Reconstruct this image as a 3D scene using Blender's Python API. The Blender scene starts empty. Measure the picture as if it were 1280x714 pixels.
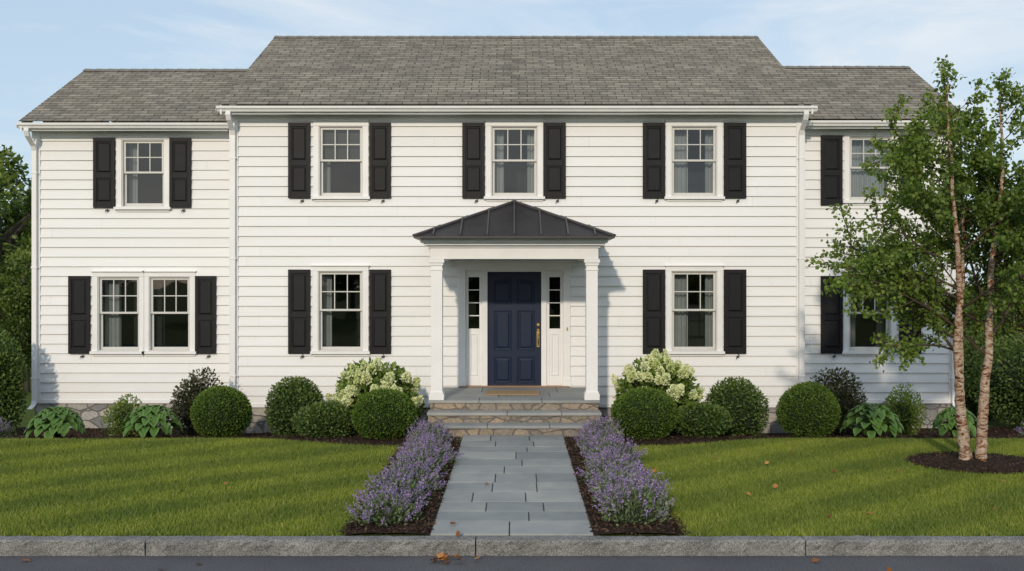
import bpy, math, numpy as np
from mathutils import Vector
R = math.radians
scene = bpy.context.scene
rng = np.random.default_rng(7)

# ------------------------------------------------------------------ helpers
def link(ob, parent=None):
    scene.collection.objects.link(ob)
    if parent is not None: ob.parent = parent
    return ob

def empty(name, parent=None):
    e = bpy.data.objects.new(name, None); e.empty_display_size = .3
    return link(e, parent)

class N:
    def __init__(s, name):
        s.m = bpy.data.materials.new(name); s.m.use_nodes = True
        s.t = s.m.node_tree; s.n = s.t.nodes; s.l = s.t.links
        s.b = s.n['Principled BSDF']; s.out = s.n['Material Output']
    def add(s, typ, **kw):
        nd = s.n.new(typ)
        for k, v in kw.items(): setattr(nd, k, v)
        return nd
    def ramp(s, fac, stops):
        r = s.add('ShaderNodeValToRGB')
        el = r.color_ramp.elements
        while len(el) < len(stops): el.new(0.5)
        for e, (p, c) in zip(el, stops):
            e.position = p; e.color = (*c, 1)
        s.l.new(fac, r.inputs[0]); return r.outputs[0]
    def noise(s, scale, detail=4, rough=.55, vec=None, dist=0):
        nd = s.add('ShaderNodeTexNoise'); nd.inputs['Scale'].default_value = scale
        nd.inputs['Detail'].default_value = detail; nd.inputs['Roughness'].default_value = rough
        nd.inputs['Distortion'].default_value = dist
        s.l.new(vec if vec is not None else s.obj(), nd.inputs['Vector']); return nd.outputs['Fac']
    def obj(s):
        if not hasattr(s, '_tc'): s._tc = s.add('ShaderNodeTexCoord')
        return s._tc.outputs['Object']
    def mapped(s, scale, loc=(0,0,0), rot=(0,0,0)):
        mp = s.add('ShaderNodeMapping'); mp.inputs['Scale'].default_value = scale
        mp.inputs['Location'].default_value = loc; mp.inputs['Rotation'].default_value = rot
        s.l.new(s.obj(), mp.inputs['Vector']); return mp.outputs[0]
    def attr(s, name='rnd'):
        a = s.add('ShaderNodeAttribute'); a.attribute_name = name; return a.outputs['Fac']
    def mixc(s, fac, a, b, mode='MIX'):
        m = s.add('ShaderNodeMix', data_type='RGBA', blend_type=mode)
        for sock, v in ((m.inputs[0], fac), (m.inputs[6], a), (m.inputs[7], b)):
            if isinstance(v, (int, float)): sock.default_value = v
            elif isinstance(v, tuple): sock.default_value = (*v, 1)
            else: s.l.new(v, sock)
        return m.outputs[2]
    def math(s, op, a, b=0.0):
        m = s.add('ShaderNodeMath', operation=op)
        for sock, v in ((m.inputs[0], a), (m.inputs[1], b)):
            if isinstance(v, (int, float)): sock.default_value = v
            else: s.l.new(v, sock)
        return m.outputs[0]
    def color(s, c):
        if isinstance(c, tuple): s.b.inputs['Base Color'].default_value = (*c, 1)
        else: s.l.new(c, s.b.inputs['Base Color'])
    def bump(s, h, strength=.3, dist=.01):
        b = s.add('ShaderNodeBump'); b.inputs['Strength'].default_value = strength
        b.inputs['Distance'].default_value = dist
        s.l.new(h, b.inputs['Height']); s.l.new(b.outputs[0], s.b.inputs['Normal'])
    def rough(s, r, spec=.5):
        s.b.inputs['Roughness'].default_value = r
        s.b.inputs['Specular IOR Level'].default_value = spec

def paint(name, c, var=.06, rough=.5, nscale=3, bump=.08, spec=.5):
    m = N(name); f = m.noise(nscale, 5)
    lo = tuple(x*(1-var) for x in c); hi = tuple(min(1, x*(1+var*.5)) for x in c)
    m.color(m.ramp(f, [(.3, lo), (.7, hi)])); m.rough(rough, spec)
    m.bump(m.noise(60, 3), bump, .003); return m.m

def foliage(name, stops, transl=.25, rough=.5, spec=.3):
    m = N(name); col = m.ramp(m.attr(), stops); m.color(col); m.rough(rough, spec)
    if transl <= 0: return m.m
    t = m.add('ShaderNodeBsdfTranslucent')
    bright = m.mixc(1.0, col, (1.3, 1.35, .6), 'MULTIPLY')
    m.l.new(bright, t.inputs[0])
    mx = m.add('ShaderNodeMixShader'); mx.inputs[0].default_value = transl
    m.l.new(m.b.outputs[0], mx.inputs[1]); m.l.new(t.outputs[0], mx.inputs[2])
    m.l.new(mx.outputs[0], m.out.inputs[0]); return m.m

# ------------------------------------------------------------------ materials
def mk_siding():
    m = N('white_siding_paint')
    f = m.noise(1.0, 5, vec=m.mapped((.5, .5, 5.5)))
    c = m.ramp(f, [(.3, (.785, .782, .775)), (.7, (.825, .823, .815))])
    c = m.mixc(1.0, c, m.ramp(m.attr(), [(0, (.975, .975, .975)), (1, (1.01, 1.01, 1.01))]), 'MULTIPLY')
    sp = m.add('ShaderNodeSeparateXYZ'); m.l.new(m.obj(), sp.inputs[0])
    low = m.add('ShaderNodeMapRange'); low.inputs[1].default_value = 0; low.inputs[2].default_value = 1.0
    low.inputs[3].default_value = .4; low.inputs[4].default_value = 0
    m.l.new(sp.outputs[2], low.inputs[0])
    dirt = m.math('MULTIPLY', low.outputs[0], m.noise(2.5, 6))
    c = m.mixc(dirt, c, (.5, .48, .42))
    m.color(c); m.rough(.6, .35)
    m.bump(m.noise(8, 4, vec=m.mapped((1, 1, 14))), .12, .003); return m.m
M_siding = mk_siding()
M_trim = paint('white_trim_paint', (.8, .795, .785), .05, .45)
M_sash = paint('sash_paint', (.6, .59, .56), .05, .4)
M_shut = paint('black_shutter_paint', (.008, .008, .0095), .25, .55, 6, spec=.25)
M_iron = paint('black_iron', (.012, .012, .012), .2, .5)
M_door = paint('navy_door_paint', (.005, .014, .042), .15, .38, 2, .05, spec=.3)
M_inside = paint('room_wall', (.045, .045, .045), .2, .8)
def mk_brass():
    m = N('brass'); m.color((.75, .5, .18)); m.b.inputs['Metallic'].default_value = 1; m.rough(.25)
    return m.m
M_brass = mk_brass()
def mk_metal():
    m = N('dark_bronze_metal'); f = m.noise(4, 4)
    c = m.ramp(m.attr(), [(0, (.026, .023, .024)), (.5, (.045, .040, .041)), (1, (.11, .10, .10))])
    c = m.mixc(1.0, c, m.ramp(f, [(.3, (.8, .8, .8)), (.7, (1.15, 1.12, 1.1))]), 'MULTIPLY')
    m.color(c)
    m.b.inputs['Metallic'].default_value = .35; m.rough(.45); m.bump(m.noise(2.5, 2), .15, .02)
    return m.m
M_metal = mk_metal()
def mk_glass():
    m = N('window_glass')
    m.n.remove(m.b)
    tr = m.add('ShaderNodeBsdfTransparent'); tr.inputs[0].default_value = (.58, .63, .65, 1)
    gl = m.add('ShaderNodeBsdfGlossy'); gl.inputs['Roughness'].default_value = .015
    gl.inputs[0].default_value = (.92, .96, 1, 1)
    bp = m.add('ShaderNodeBump'); bp.inputs['Strength'].default_value = .15; bp.inputs['Distance'].default_value = .015
    m.l.new(m.noise(1.8, 1), bp.inputs['Height']); m.l.new(bp.outputs[0], gl.inputs['Normal'])
    fr = m.add('ShaderNodeFresnel'); fr.inputs[0].default_value = 1.7
    mx = m.add('ShaderNodeMixShader'); m.l.new(fr.outputs[0], mx.inputs[0])
    m.l.new(tr.outputs[0], mx.inputs[1]); m.l.new(gl.outputs[0], mx.inputs[2])
    m.l.new(mx.outputs[0], m.out.inputs[0]); return m.m
M_glass = mk_glass()
M_curtain = paint('curtain_fabric', (.62, .62, .6), .08, .9, 5, .1)
M_blind = paint('blind_fabric', (.16, .155, .14), .1, .9, 5, .1)
def mk_shingle():
    m = N('asphalt_shingles')
    uv = m.add('ShaderNodeUVMap').outputs[0]
    nz = m.add('ShaderNodeTexNoise'); nz.inputs['Scale'].default_value = 3.1; m.l.new(uv, nz.inputs['Vector'])
    vm = m.add('ShaderNodeVectorMath', operation='MULTIPLY_ADD')
    m.l.new(nz.outputs['Color'], vm.inputs[0]); vm.inputs[1].default_value = (.16, 0, 0); m.l.new(uv, vm.inputs[2])
    def brick(wd, c1, c2, mo, ms):
        br = m.add('ShaderNodeTexBrick'); br.offset = .5; br.squash = 1
        br.inputs['Scale'].default_value = 1.0
        br.inputs['Brick Width'].default_value = wd; br.inputs['Row Height'].default_value = .14
        br.inputs['Mortar Size'].default_value = ms; br.inputs['Mortar Smooth'].default_value = .2
        br.inputs['Color1'].default_value = (*c1, 1); br.inputs['Color2'].default_value = (*c2, 1)
        br.inputs['Mortar'].default_value = (*mo, 1); br.inputs['Bias'].default_value = 0
        m.l.new(vm.outputs[0], br.inputs['Vector']); return br.outputs['Color']
    c = brick(.29, (.205, .186, .155), (.305, .278, .236), (.075, .068, .058), .009)
    c2 = brick(.173, (.82, .82, .83), (1.13, 1.12, 1.1), (.95, .95, .95), .001)
    c = m.mixc(1.0, c, c2, 'MULTIPLY')
    g = m.noise(.7, 4); big = m.ramp(g, [(.3, (.92, .92, .92)), (.7, (1.06, 1.05, 1.03))])
    c = m.mixc(1.0, c, big, 'MULTIPLY')
    fine = m.ramp(m.noise(70, 3), [(.3, (.78, .78, .78)), (.7, (1.2, 1.2, 1.2))])
    c = m.mixc(1.0, c, fine, 'MULTIPLY')
    m.color(c); m.rough(.95, .15); m.bump(m.noise(90, 3), .4, .005); return m.m
M_shingle = mk_shingle()
def mk_stone(name, cols, scale, mortar=(.2, .19, .175), sx=(1, 1, 1.6)):
    m = N(name); v = m.mapped(sx)
    w = m.add('ShaderNodeVectorMath', operation='MULTIPLY_ADD')
    nz = m.add('ShaderNodeTexNoise'); nz.inputs['Scale'].default_value = 6; m.l.new(v, nz.inputs['Vector'])
    m.l.new(nz.outputs['Color'], w.inputs[0]); w.inputs[1].default_value = (.06, .06, .06); m.l.new(v, w.inputs[2])
    vo = m.add('ShaderNodeTexVoronoi'); vo.inputs['Scale'].default_value = scale; vo.inputs['Randomness'].default_value = .8
    ve = m.add('ShaderNodeTexVoronoi', feature='DISTANCE_TO_EDGE'); ve.inputs['Scale'].default_value = scale
    ve.inputs['Randomness'].default_value = .8
    m.l.new(w.outputs[0], vo.inputs['Vector']); m.l.new(w.outputs[0], ve.inputs['Vector'])
    sp = m.add('ShaderNodeSeparateColor'); m.l.new(vo.outputs['Color'], sp.inputs[0])
    c = m.ramp(sp.outputs[0], cols)
    fine = m.ramp(m.noise(25, 6), [(.3, (.7, .7, .7)), (.7, (1.2, 1.2, 1.2))])
    c = m.mixc(1.0, c, fine, 'MULTIPLY')
    ed = m.ramp(ve.outputs['Distance'], [(.02, (0, 0, 0)), (.06, (1, 1, 1))])
    c = m.mixc(ed, mortar, c); m.color(c); m.rough(.85, .3)
    h = m.math('ADD', m.math('MULTIPLY', ed, 1.0), m.math('MULTIPLY', m.noise(18, 5), .6))
    m.bump(h, .8, .02); return m.m
M_found = mk_stone('fieldstone', [(0, (.2, .2, .2)), (.35, (.36, .33, .29)), (.65, (.45, .42, .38)), (1, (.3, .3, .31))], 3.4, (.16, .155, .14))
M_riser = mk_stone('riser_stone', [(0, (.17, .155, .14)), (.35, (.30, .245, .18)), (.65, (.24, .21, .18)), (1, (.36, .28, .2))], 5.0, mortar=(.17, .155, .14), sx=(.8, .8, 1.8))
def mk_blue():
    m = N('bluestone'); a = m.attr()
    c = m.ramp(a, [(0, (.225, .236, .24)), (.5, (.29, .30, .295)), (1, (.355, .355, .335))])
    st = m.ramp(m.noise(2.2, 7, .6), [(.3, (.8, .81, .84)), (.7, (1.12, 1.1, 1.06))])
    c = m.mixc(1.0, c, st, 'MULTIPLY')
    m.color(c); m.rough(.75, .35); m.bump(m.noise(14, 7, .6), .35, .008); return m.m
M_blue = mk_blue()
def mk_granite():
    m = N('granite'); f = m.noise(90, 3); c = m.ramp(f, [(.35, (.13, .13, .13)), (.5, (.25, .245, .235)), (.68, (.4, .39, .37))])
    st = m.ramp(m.noise(3, 6), [(.3, (.6, .6, .6)), (.7, (1.1, 1.08, 1.05))])
    m.color(m.mixc(1.0, c, st, 'MULTIPLY')); m.rough(.85, .3)
    m.bump(m.noise(16, 7, .65), 1.0, .035); return m.m
M_granite = mk_granite()
def mk_asphalt():
    m = N('asphalt'); f = m.noise(95, 3, .7)
    c = m.ramp(f, [(.3, (.055, .057, .062)), (.55, (.10, .10, .108)), (.72, (.2, .2, .2))])
    st = m.ramp(m.noise(.8, 6), [(.3, (.8, .8, .82)), (.7, (1.2, 1.18, 1.15))])
    m.color(m.mixc(1.0, c, st, 'MULTIPLY')); m.rough(.9, .3); m.bump(m.noise(100, 3), .7, .01); return m.m
M_asph = mk_asphalt()
def mk_mulch():
    m = N('mulch'); f = m.noise(45, 5, .7)
    m.color(m.ramp(f, [(.3, (.016, .010, .007)), (.55, (.045, .027, .018)), (.75, (.09, .055, .037))]))
    m.rough(.95, .15); m.bump(m.noise(35, 5, .7), 1, .03); return m.m
M_mulch = mk_mulch()
M_chip = foliage('bark_chips', [(0, (.014, .009, .007)), (.6, (.055, .032, .021)), (1, (.12, .075, .048))], 0, .9, .2)
def mk_ground():
    m = N('grass_ground'); f = m.noise(30, 5)
    m.color(m.ramp(f, [(.3, (.06, .085, .018)), (.7, (.11, .15, .035))])); m.rough(.95, .1)
    m.bump(m.noise(50, 4), .8, .03); return m.m
M_ground = mk_ground()
def mk_blades():
    m = N('grass_blades')
    c = m.ramp(m.attr(), [(0, (.15, .205, .032)), (.55, (.255, .325, .056)), (.93, (.34, .39, .09)), (1, (.46, .41, .19))])
    wv = m.add('ShaderNodeTexWave', wave_type='BANDS', bands_direction='X', wave_profile='SIN')
    wv.inputs['Scale'].default_value = .30; wv.inputs['Distortion'].default_value = 1.2; wv.inputs['Detail'].default_value = 1
    m.l.new(m.mapped((1, 1, 0), rot=(0, 0, R(52))), wv.inputs['Vector'])
    s = m.ramp(wv.outputs['Fac'], [(.3, (.80, .84, .85)), (.7, (1.1, 1.07, 1.0))])
    c = m.mixc(1.0, c, s, 'MULTIPLY')
    p = m.ramp(m.noise(.9, 6, .6, vec=m.mapped((1, 1, 0))), [(.3, (.74, .81, .84)), (.7, (1.2, 1.12, 1.0))])
    c = m.mixc(1.0, c, p, 'MULTIPLY')
    m.color(c); m.rough(.65, .2)
    t = m.add('ShaderNodeBsdfTranslucent'); m.l.new(c, t.inputs[0])
    mx = m.add('ShaderNodeMixShader'); mx.inputs[0].default_value = .3
    m.l.new(m.b.outputs[0], mx.inputs[1]); m.l.new(t.outputs[0], mx.inputs[2]); m.l.new(mx.outputs[0], m.out.inputs[0])
    return m.m
M_blade = mk_blades()
def mk_birch():
    m = N('birch_bark'); v = m.mapped((6, 6, 14))
    f = m.noise(1.0, 7, .7, vec=v, dist=1.8)
    c = m.ramp(f, [(.36, (.04, .02, .014)), (.44, (.24, .10, .05)), (.5, (.5, .32, .2)), (.56, (.66, .58, .48)), (.64, (.30, .14, .08)), (.8, (.5, .4, .32))])
    m.color(c); m.rough(.8, .3); m.bump(f, 1, .05); return m.m
M_birch = mk_birch()
M_twig = paint('twig_bark', (.07, .045, .03), .3, .9)
M_bark = paint('tree_bark', (.09, .07, .05), .3, .9, 8, .8)
M_box = foliage('boxwood_leaves', [(0, (.022, .05, .010)), (.5, (.09, .155, .02)), (1, (.19, .265, .042))], .2)
M_shrubleaf = foliage('shrub_leaves', [(0, (.022, .045, .012)), (.5, (.085, .14, .03)), (1, (.18, .23, .06))], .2)
M_darkleaf = foliage('dark_leaves', [(0, (.02, .022, .013)), (.5, (.058, .062, .028)), (1, (.13, .12, .055))], .2)
M_lime = foliage('lime_leaves', [(0, (.07, .11, .015)), (.5, (.16, .23, .035)), (1, (.26, .33, .07))], .3)
M_hydleaf = foliage('hydrangea_leaves', [(0, (.04, .08, .015)), (.5, (.12, .19, .035)), (1, (.21, .29, .06))], .25)
M_hydflow = foliage('hydrangea_petals', [(0, (.5, .58, .2)), (.5, (.74, .77, .44)), (1, (.87, .87, .68))], .2, .7)
M_catleaf = foliage('lavender_leaves', [(0, (.07, .10, .04)), (.5, (.14, .19, .09)), (1, (.22, .28, .15))], .2)
M_catflow = foliage('lavender_flowers', [(0, (.16, .10, .24)), (.5, (.30, .21, .43)), (1, (.48, .38, .60))], .15, .7)
M_birchleaf = foliage('birch_leaves', [(0, (.05, .09, .016)), (.5, (.125, .195, .033)), (1, (.24, .31, .062))], .35)
M_treeleaf = foliage('tree_leaves', [(0, (.022, .045, .01)), (.5, (.09, .145, .028)), (1, (.22, .26, .05))], .3)
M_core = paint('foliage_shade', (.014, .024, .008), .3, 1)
M_fallen = foliage('fallen_leaf', [(0, (.16, .045, .012)), (.5, (.38, .14, .035)), (1, (.5, .26, .08))], .1)
M_coir = paint('coir', (.34, .23, .12), .25, .95, 40, .8)
def mk_hosta():
    m = N('hosta_leaf'); a = m.attr()
    n = m.math('ADD', a, m.math('MULTIPLY', m.math('SUBTRACT', m.noise(9, 2), .5), .25))
    c = m.ramp(n, [(0, (.08, .17, .035)), (.5, (.13, .245, .05)), (.85, (.24, .35, .09)), (1, (.36, .44, .16))])
    m.color(c); m.rough(.5, .35)
    t = m.add('ShaderNodeBsdfTranslucent'); m.l.new(c, t.inputs[0])
    mx = m.add('ShaderNodeMixShader'); mx.inputs[0].default_value = .2
    m.l.new(m.b.outputs[0], mx.inputs[1]); m.l.new(t.outputs[0], mx.inputs[2]); m.l.new(mx.outputs[0], m.out.inputs[0])
    return m.m
M_hosta = mk_hosta()

# ------------------------------------------------------------------ mesh builder
class MB:
    def __init__(s): s.v = []; s.f = []; s.r = []; s.uv = None
    def vert(s, p, r=.5): s.v.append(tuple(p)); s.r.append(r); return len(s.v)-1
    def quad(s, a, b, c, d, r=.5):
        i = [s.vert(p, r) for p in (a, b, c, d)]; s.f.append(i)
    def box(s, x0, x1, y0, y1, z0, z1, r=.5):
        if x0 > x1: x0, x1 = x1, x0
        i = [s.vert(p, r) for p in ((x0,y0,z0),(x1,y0,z0),(x1,y1,z0),(x0,y1,z0),(x0,y0,z1),(x1,y0,z1),(x1,y1,z1),(x0,y1,z1))]
        for q in ((0,3,2,1),(4,5,6,7),(0,1,5,4),(1,2,6,5),(2,3,7,6),(3,0,4,7)): s.f.append([i[k] for k in q])
    def loops(s, loops, cap0=True, cap1=True, r=.5):
        ids = [[s.vert(p, r) for p in L] for L in loops]; n = len(ids[0])
        for A, B in zip(ids[:-1], ids[1:]):
            for k in range(n): s.f.append([A[k], A[(k+1)%n], B[(k+1)%n], B[k]])
        if cap0: s.f.append(ids[0][::-1])
        if cap1: s.f.append(ids[-1])
    def tube(s, pts, rad, n=8, r=.5, flat=None):
        pts = [Vector(p) for p in pts]
        if not hasattr(rad, '__len__'): rad = [rad]*len(pts)
        L = []; prev = None
        for k, p in enumerate(pts):
            d = (pts[min(k+1, len(pts)-1)] - pts[max(k-1, 0)]).normalized()
            if prev is None:
                a = Vector((0, 1, 0)) if abs(d.y) < .9 else Vector((1, 0, 0))
                u = d.cross(a).normalized()
            else: u = (prev - d*prev.dot(d)).normalized()
            prev = u; w = d.cross(u)
            L.append([p + (u*math.cos(2*math.pi*j/n) + w*math.sin(2*math.pi*j/n))*rad[k] for j in range(n)])
        s.loops(L, r=r)
    def make(s, name, mat, parent=None, bevel=0, smooth=False):
        me = bpy.data.meshes.new(name); me.from_pydata(s.v, [], s.f)
        at = me.attributes.new('rnd', 'FLOAT', 'POINT'); at.data.foreach_set('value', np.array(s.r, dtype=np.float32))
        me.materials.append(mat); me.update()
        if smooth: me.polygons.foreach_set('use_smooth', [True]*len(me.polygons))
        ob = link(bpy.data.objects.new(name, me), parent)
        if bevel:
            b = ob.modifiers.new('bevel', 'BEVEL'); b.width = bevel; b.segments = 2; b.limit_method = 'ANGLE'; b.angle_limit = R(40)
        return ob

def np_mesh(name, V, F, rnd, mat, parent=None, k=4):
    me = bpy.data.meshes.new(name)
    nv, nf = len(V), len(F)
    me.vertices.add(nv); me.loops.add(nf*k); me.polygons.add(nf)
    me.vertices.foreach_set('co', V.astype(np.float32).ravel())
    me.loops.foreach_set('vertex_index', F.astype(np.int32).ravel())
    me.polygons.foreach_set('loop_start', np.arange(0, nf*k, k, dtype=np.int32))
    at = me.attributes.new('rnd', 'FLOAT', 'POINT'); at.data.foreach_set('value', rnd.astype(np.float32))
    me.materials.append(mat); me.update(calc_edges=True); me.validate()
    return link(bpy.data.objects.new(name, me), parent)

def norm(a): return a/np.maximum(np.linalg.norm(a, axis=1, keepdims=True), 1e-6)

def leaves(name, P, D, L, W, mat, parent=None, rnd=None, up=None):
    n = len(P); D = norm(D); Rn = rng.normal(size=(n, 3)) if up is None else up + rng.normal(size=(n, 3))*.5
    S = norm(np.cross(D, Rn)); Nn = np.cross(S, D)
    L = (np.ones(n)*L*rng.uniform(.7, 1.25, n))[:, None]; W = (np.ones(n)*W*rng.uniform(.7, 1.25, n))[:, None]
    V = np.empty((n, 4, 3))
    V[:, 0] = P; V[:, 1] = P + D*L*.5 + S*W*.5 + Nn*W*.12
    V[:, 2] = P + D*L; V[:, 3] = P + D*L*.5 - S*W*.5 + Nn*W*.12
    if rnd is None: rnd = rng.uniform(0, 1, n)
    return np_mesh(name, V.reshape(-1, 3), np.arange(n*4).reshape(n, 4), np.repeat(np.clip(rnd, 0, 1), 4), mat, parent)

GD = .40
def gz(y):
    t = np.clip((np.asarray(y, float)-14.6)/3.2, 0, 1); return -GD*t*t*(3-2*t)

# ------------------------------------------------------------------ HOUSE
house = empty('white_clapboard_house')
H = 2.37; YM = 18.0; YW = 18.6
U = lambda px, s=70.0: (px-644)/s          # facade survey: 70 units per metre on the main wall
V = lambda py, s=70.0: H + (350-py)/s
SW = 1260/YW
siding = MB(); trim = MB(); sash = MB(); glass = MB(); curt = MB(); blind = MB(); rooms = MB(); shut = MB(); iron = MB()
E = .178
def sid(P, u0, u1, z0, z1, openings, e=E):
    k = 0
    while z0 + k*e < z1 - 1e-4:
        c0 = z0 + k*e; c1 = min(c0+e, z1)
        js = []; u = -14 + (k*1.37) % 3.1 + rng.uniform(0, 1.0)
        while u < 30: js.append(u); u += rng.uniform(2.6, 4.2)
        tones = rng.uniform(0, 1, len(js)+1)
        k += 1
        cuts = sorted({c0, c1} | {z for o in openings for z in (o[2], o[3]) if c0 < z < c1})
        for a, b in zip(cuts[:-1], cuts[1:]):
            m = (a+b)/2; iv = [(u0(m), u1(m))]
            for o in openings:
                if o[2] < m < o[3]:
                    new = []
                    for s0, s1 in iv:
                        if o[1] <= s0 or o[0] >= s1: new.append((s0, s1)); continue
                        if o[0] > s0: new.append((s0, o[0]))
                        if o[1] < s1: new.append((o[1], s1))
                    iv = new
            off = lambda z: .003 + .030*(1-(z-c0)/e)
            for s0, s1 in iv:
                pts = [s0] + [j for j in js if s0+.15 < j < s1-.15] + [s1]
                for p0, p1 in zip(pts[:-1], pts[1:]):
                    t = tones[sum(1 for j in js if j < (p0+p1)/2)]
                    q0 = p0 + (.0007 if p0 != s0 else 0); q1 = p1 - (.0007 if p1 != s1 else 0)
                    siding.quad(P(q0, off(a), a), P(q1, off(a), a), P(q1, off(b), b), P(q0, off(b), b), t)
                    if a == c0: siding.quad(P(q0, -.01, a), P(q1, -.01, a), P(q1, off(a), a), P(q0, off(a), a), t)

def curtain(mb, x0, x1, y, z0, z1, ph=0):
    n = max(10, int((x1-x0)/.012))
    xs = np.linspace(x0, x1, n)
    yy = y + .022*np.sin((xs-x0)*2*math.pi/.085+ph) + .008*np.sin((xs-x0)*57+ph*2)
    for k in range(n-1):
        mb.quad((xs[k], yy[k], z0), (xs[k+1], yy[k+1], z0), (xs[k+1], yy[k+1], z1), (xs[k], yy[k], z1))

def window(y, xl, xr, zb, zt, style=0, casL=.1, casR=.1):
    trim.box(xl-casL, xl, y-.042, y+.02, zb, zt); trim.box(xr, xr+casR, y-.042, y+.02, zb, zt)
    trim.box(xl-casL, xr+casR, y-.045, y+.02, zt, zt+.085)
    trim.box(xl-casL-.02, xr+casR+.02, y-.075, y+.02, zt+.086, zt+.112)
    trim.box(xl-casL-.03, xr+casR+.03, y-.09, y+.06, zb-.05, zb-.001)
    trim.box(xl-casL+.01, xr+casR-.01, y-.04, y+.02, zb-.09, zb-.052)
    for a, b in ((xl, xl+.018), (xr-.018, xr)): sash.box(a, b, y-.02, y+.16, zb, zt)
    sash.box(xl+.018, xr-.018, y-.02, y+.16, zt-.018, zt); sash.box(xl+.018, xr-.018, y-.02, y+.16, zb, zb+.018)
    a, b = xl+.019, xr-.019; z0, z1 = zb+.019, zt-.019; zm = (z0+z1)/2 + .02
    f = .04
    yo = y+.012
    sash.box(a, a+f, yo, yo+.035, zm-.018, z1); sash.box(b-f, b, yo, yo+.035, zm-.018, z1)
    sash.box(a+f, b-f, yo, yo+.035, z1-f, z1); sash.box(a+f, b-f, yo, yo+.035, zm-.018, zm+.018)
    w = (b-a-2*f)
    for k in (1, 2):
        xx = a+f+w*k/3; sash.box(xx-.009, xx+.009, yo+.004, yo+.03, zm+.018, z1-f)
    zz = (zm+.018+z1-f)/2; sash.box(a+f, b-f, yo+.006, yo+.028, zz-.009, zz+.009)
    glass.quad((a+f-.004, yo+.018, zm), (b-f+.004, yo+.018, zm), (b-f+.004, yo+.018, z1-f+.004), (a+f-.004, yo+.018, z1-f+.004))
    yi = y+.055
    sash.box(a, a+f, yi, yi+.035, z0, zm+.01); sash.box(b-f, b, yi, yi+.035, z0, zm+.01)
    sash.box(a+f, b-f, yi, yi+.035, z0, z0+.055); sash.box(a+f, b-f, yi, yi+.035, zm-.024, zm+.01)
    glass.quad((a+f-.004, yi+.018, z0+.05), (b-f+.004, yi+.018, z0+.05), (b-f+.004, yi+.018, zm-.02), (a+f-.004, yi+.018, zm-.02))
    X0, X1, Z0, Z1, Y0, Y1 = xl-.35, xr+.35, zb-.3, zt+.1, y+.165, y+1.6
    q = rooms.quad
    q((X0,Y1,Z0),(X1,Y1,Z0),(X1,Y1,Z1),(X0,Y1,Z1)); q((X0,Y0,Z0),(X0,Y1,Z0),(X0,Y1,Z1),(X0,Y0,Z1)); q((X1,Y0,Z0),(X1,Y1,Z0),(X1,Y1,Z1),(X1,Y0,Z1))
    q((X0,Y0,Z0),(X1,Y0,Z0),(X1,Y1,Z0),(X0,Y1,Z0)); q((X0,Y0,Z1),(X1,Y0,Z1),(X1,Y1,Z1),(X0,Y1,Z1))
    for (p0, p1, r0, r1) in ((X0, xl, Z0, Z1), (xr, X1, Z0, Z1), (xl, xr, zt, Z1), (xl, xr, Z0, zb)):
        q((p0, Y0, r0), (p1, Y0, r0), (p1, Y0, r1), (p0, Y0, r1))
    W = xr-xl
    yc = y+.24
    if style == 0:
        curtain(curt, xl-.02, xl+W*.27, yc, zb-.1, zt, 1); curtain(curt, xr-W*.22, xr+.02, yc, zb-.1, zt, 2)
    elif style == 1:
        curtain(curt, xl-.02, xl+W*.42, yc, zb-.1, zt, .5); curtain(curt, xr-W*.2, xr+.02, yc, zb-.1, zt, 2)
    elif style == 2:
        curtain(curt, xl-.02, xl+W*.25, yc, zb-.1, zt, .2)
    elif style == 3:
        blind.box(xl, xr, y+.13, y+.14, zt-.45*(zt-zb), zt); curtain(curt, xl-.02, xl+W*.2, yc, zb-.1, zt, .2)
    elif style == 4:
        curtain(curt, xl-.02, xr+.02, yc, zb-.1, zt, .2)
    return (xl, xr, zb-.03, zt)

def shutter(x0, x1, z0, z1, y):
    g = .058
    shut.box(x0, x1, y-.05, y-.033, z0, z1)
    shut.box(x0, x0+g, y-.068, y-.0505, z0, z1); shut.box(x1-g, x1, y-.068, y-.0505, z0, z1)
    zm = z0 + (z1-z0)*.46
    for a, b in ((z0, z0+.1), (zm-.045, zm+.045), (z1-.07, z1)):
        shut.box(x0+g, x1-g, y-.0677, y-.0505, a, b)
    for a, b in ((z0+.1, zm-.045), (zm+.045, z1-.07)):
        def lp(o, yy): return [(x0+g+o, yy, a+o), (x1-g-o, yy, a+o), (x1-g-o, yy, b-o), (x0+g+o, yy, b-o)]
        shut.loops([lp(.018, y-.0505), lp(.045, y-.064)], cap0=False)
    cx = (x0+x1)/2 + .05; pts = []
    for t in np.linspace(0, 1, 14):
        a = t*2*math.pi*.8; pts.append((cx + .022*math.sin(a)*(1 if t < .5 else 1.3), y-.066, z0-.005-.085*t))
    iron.tube(pts, .006, 6); iron.box(cx-.02, cx+.02, y-.072, y-.026, z0-.06, z0-.035)

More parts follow.
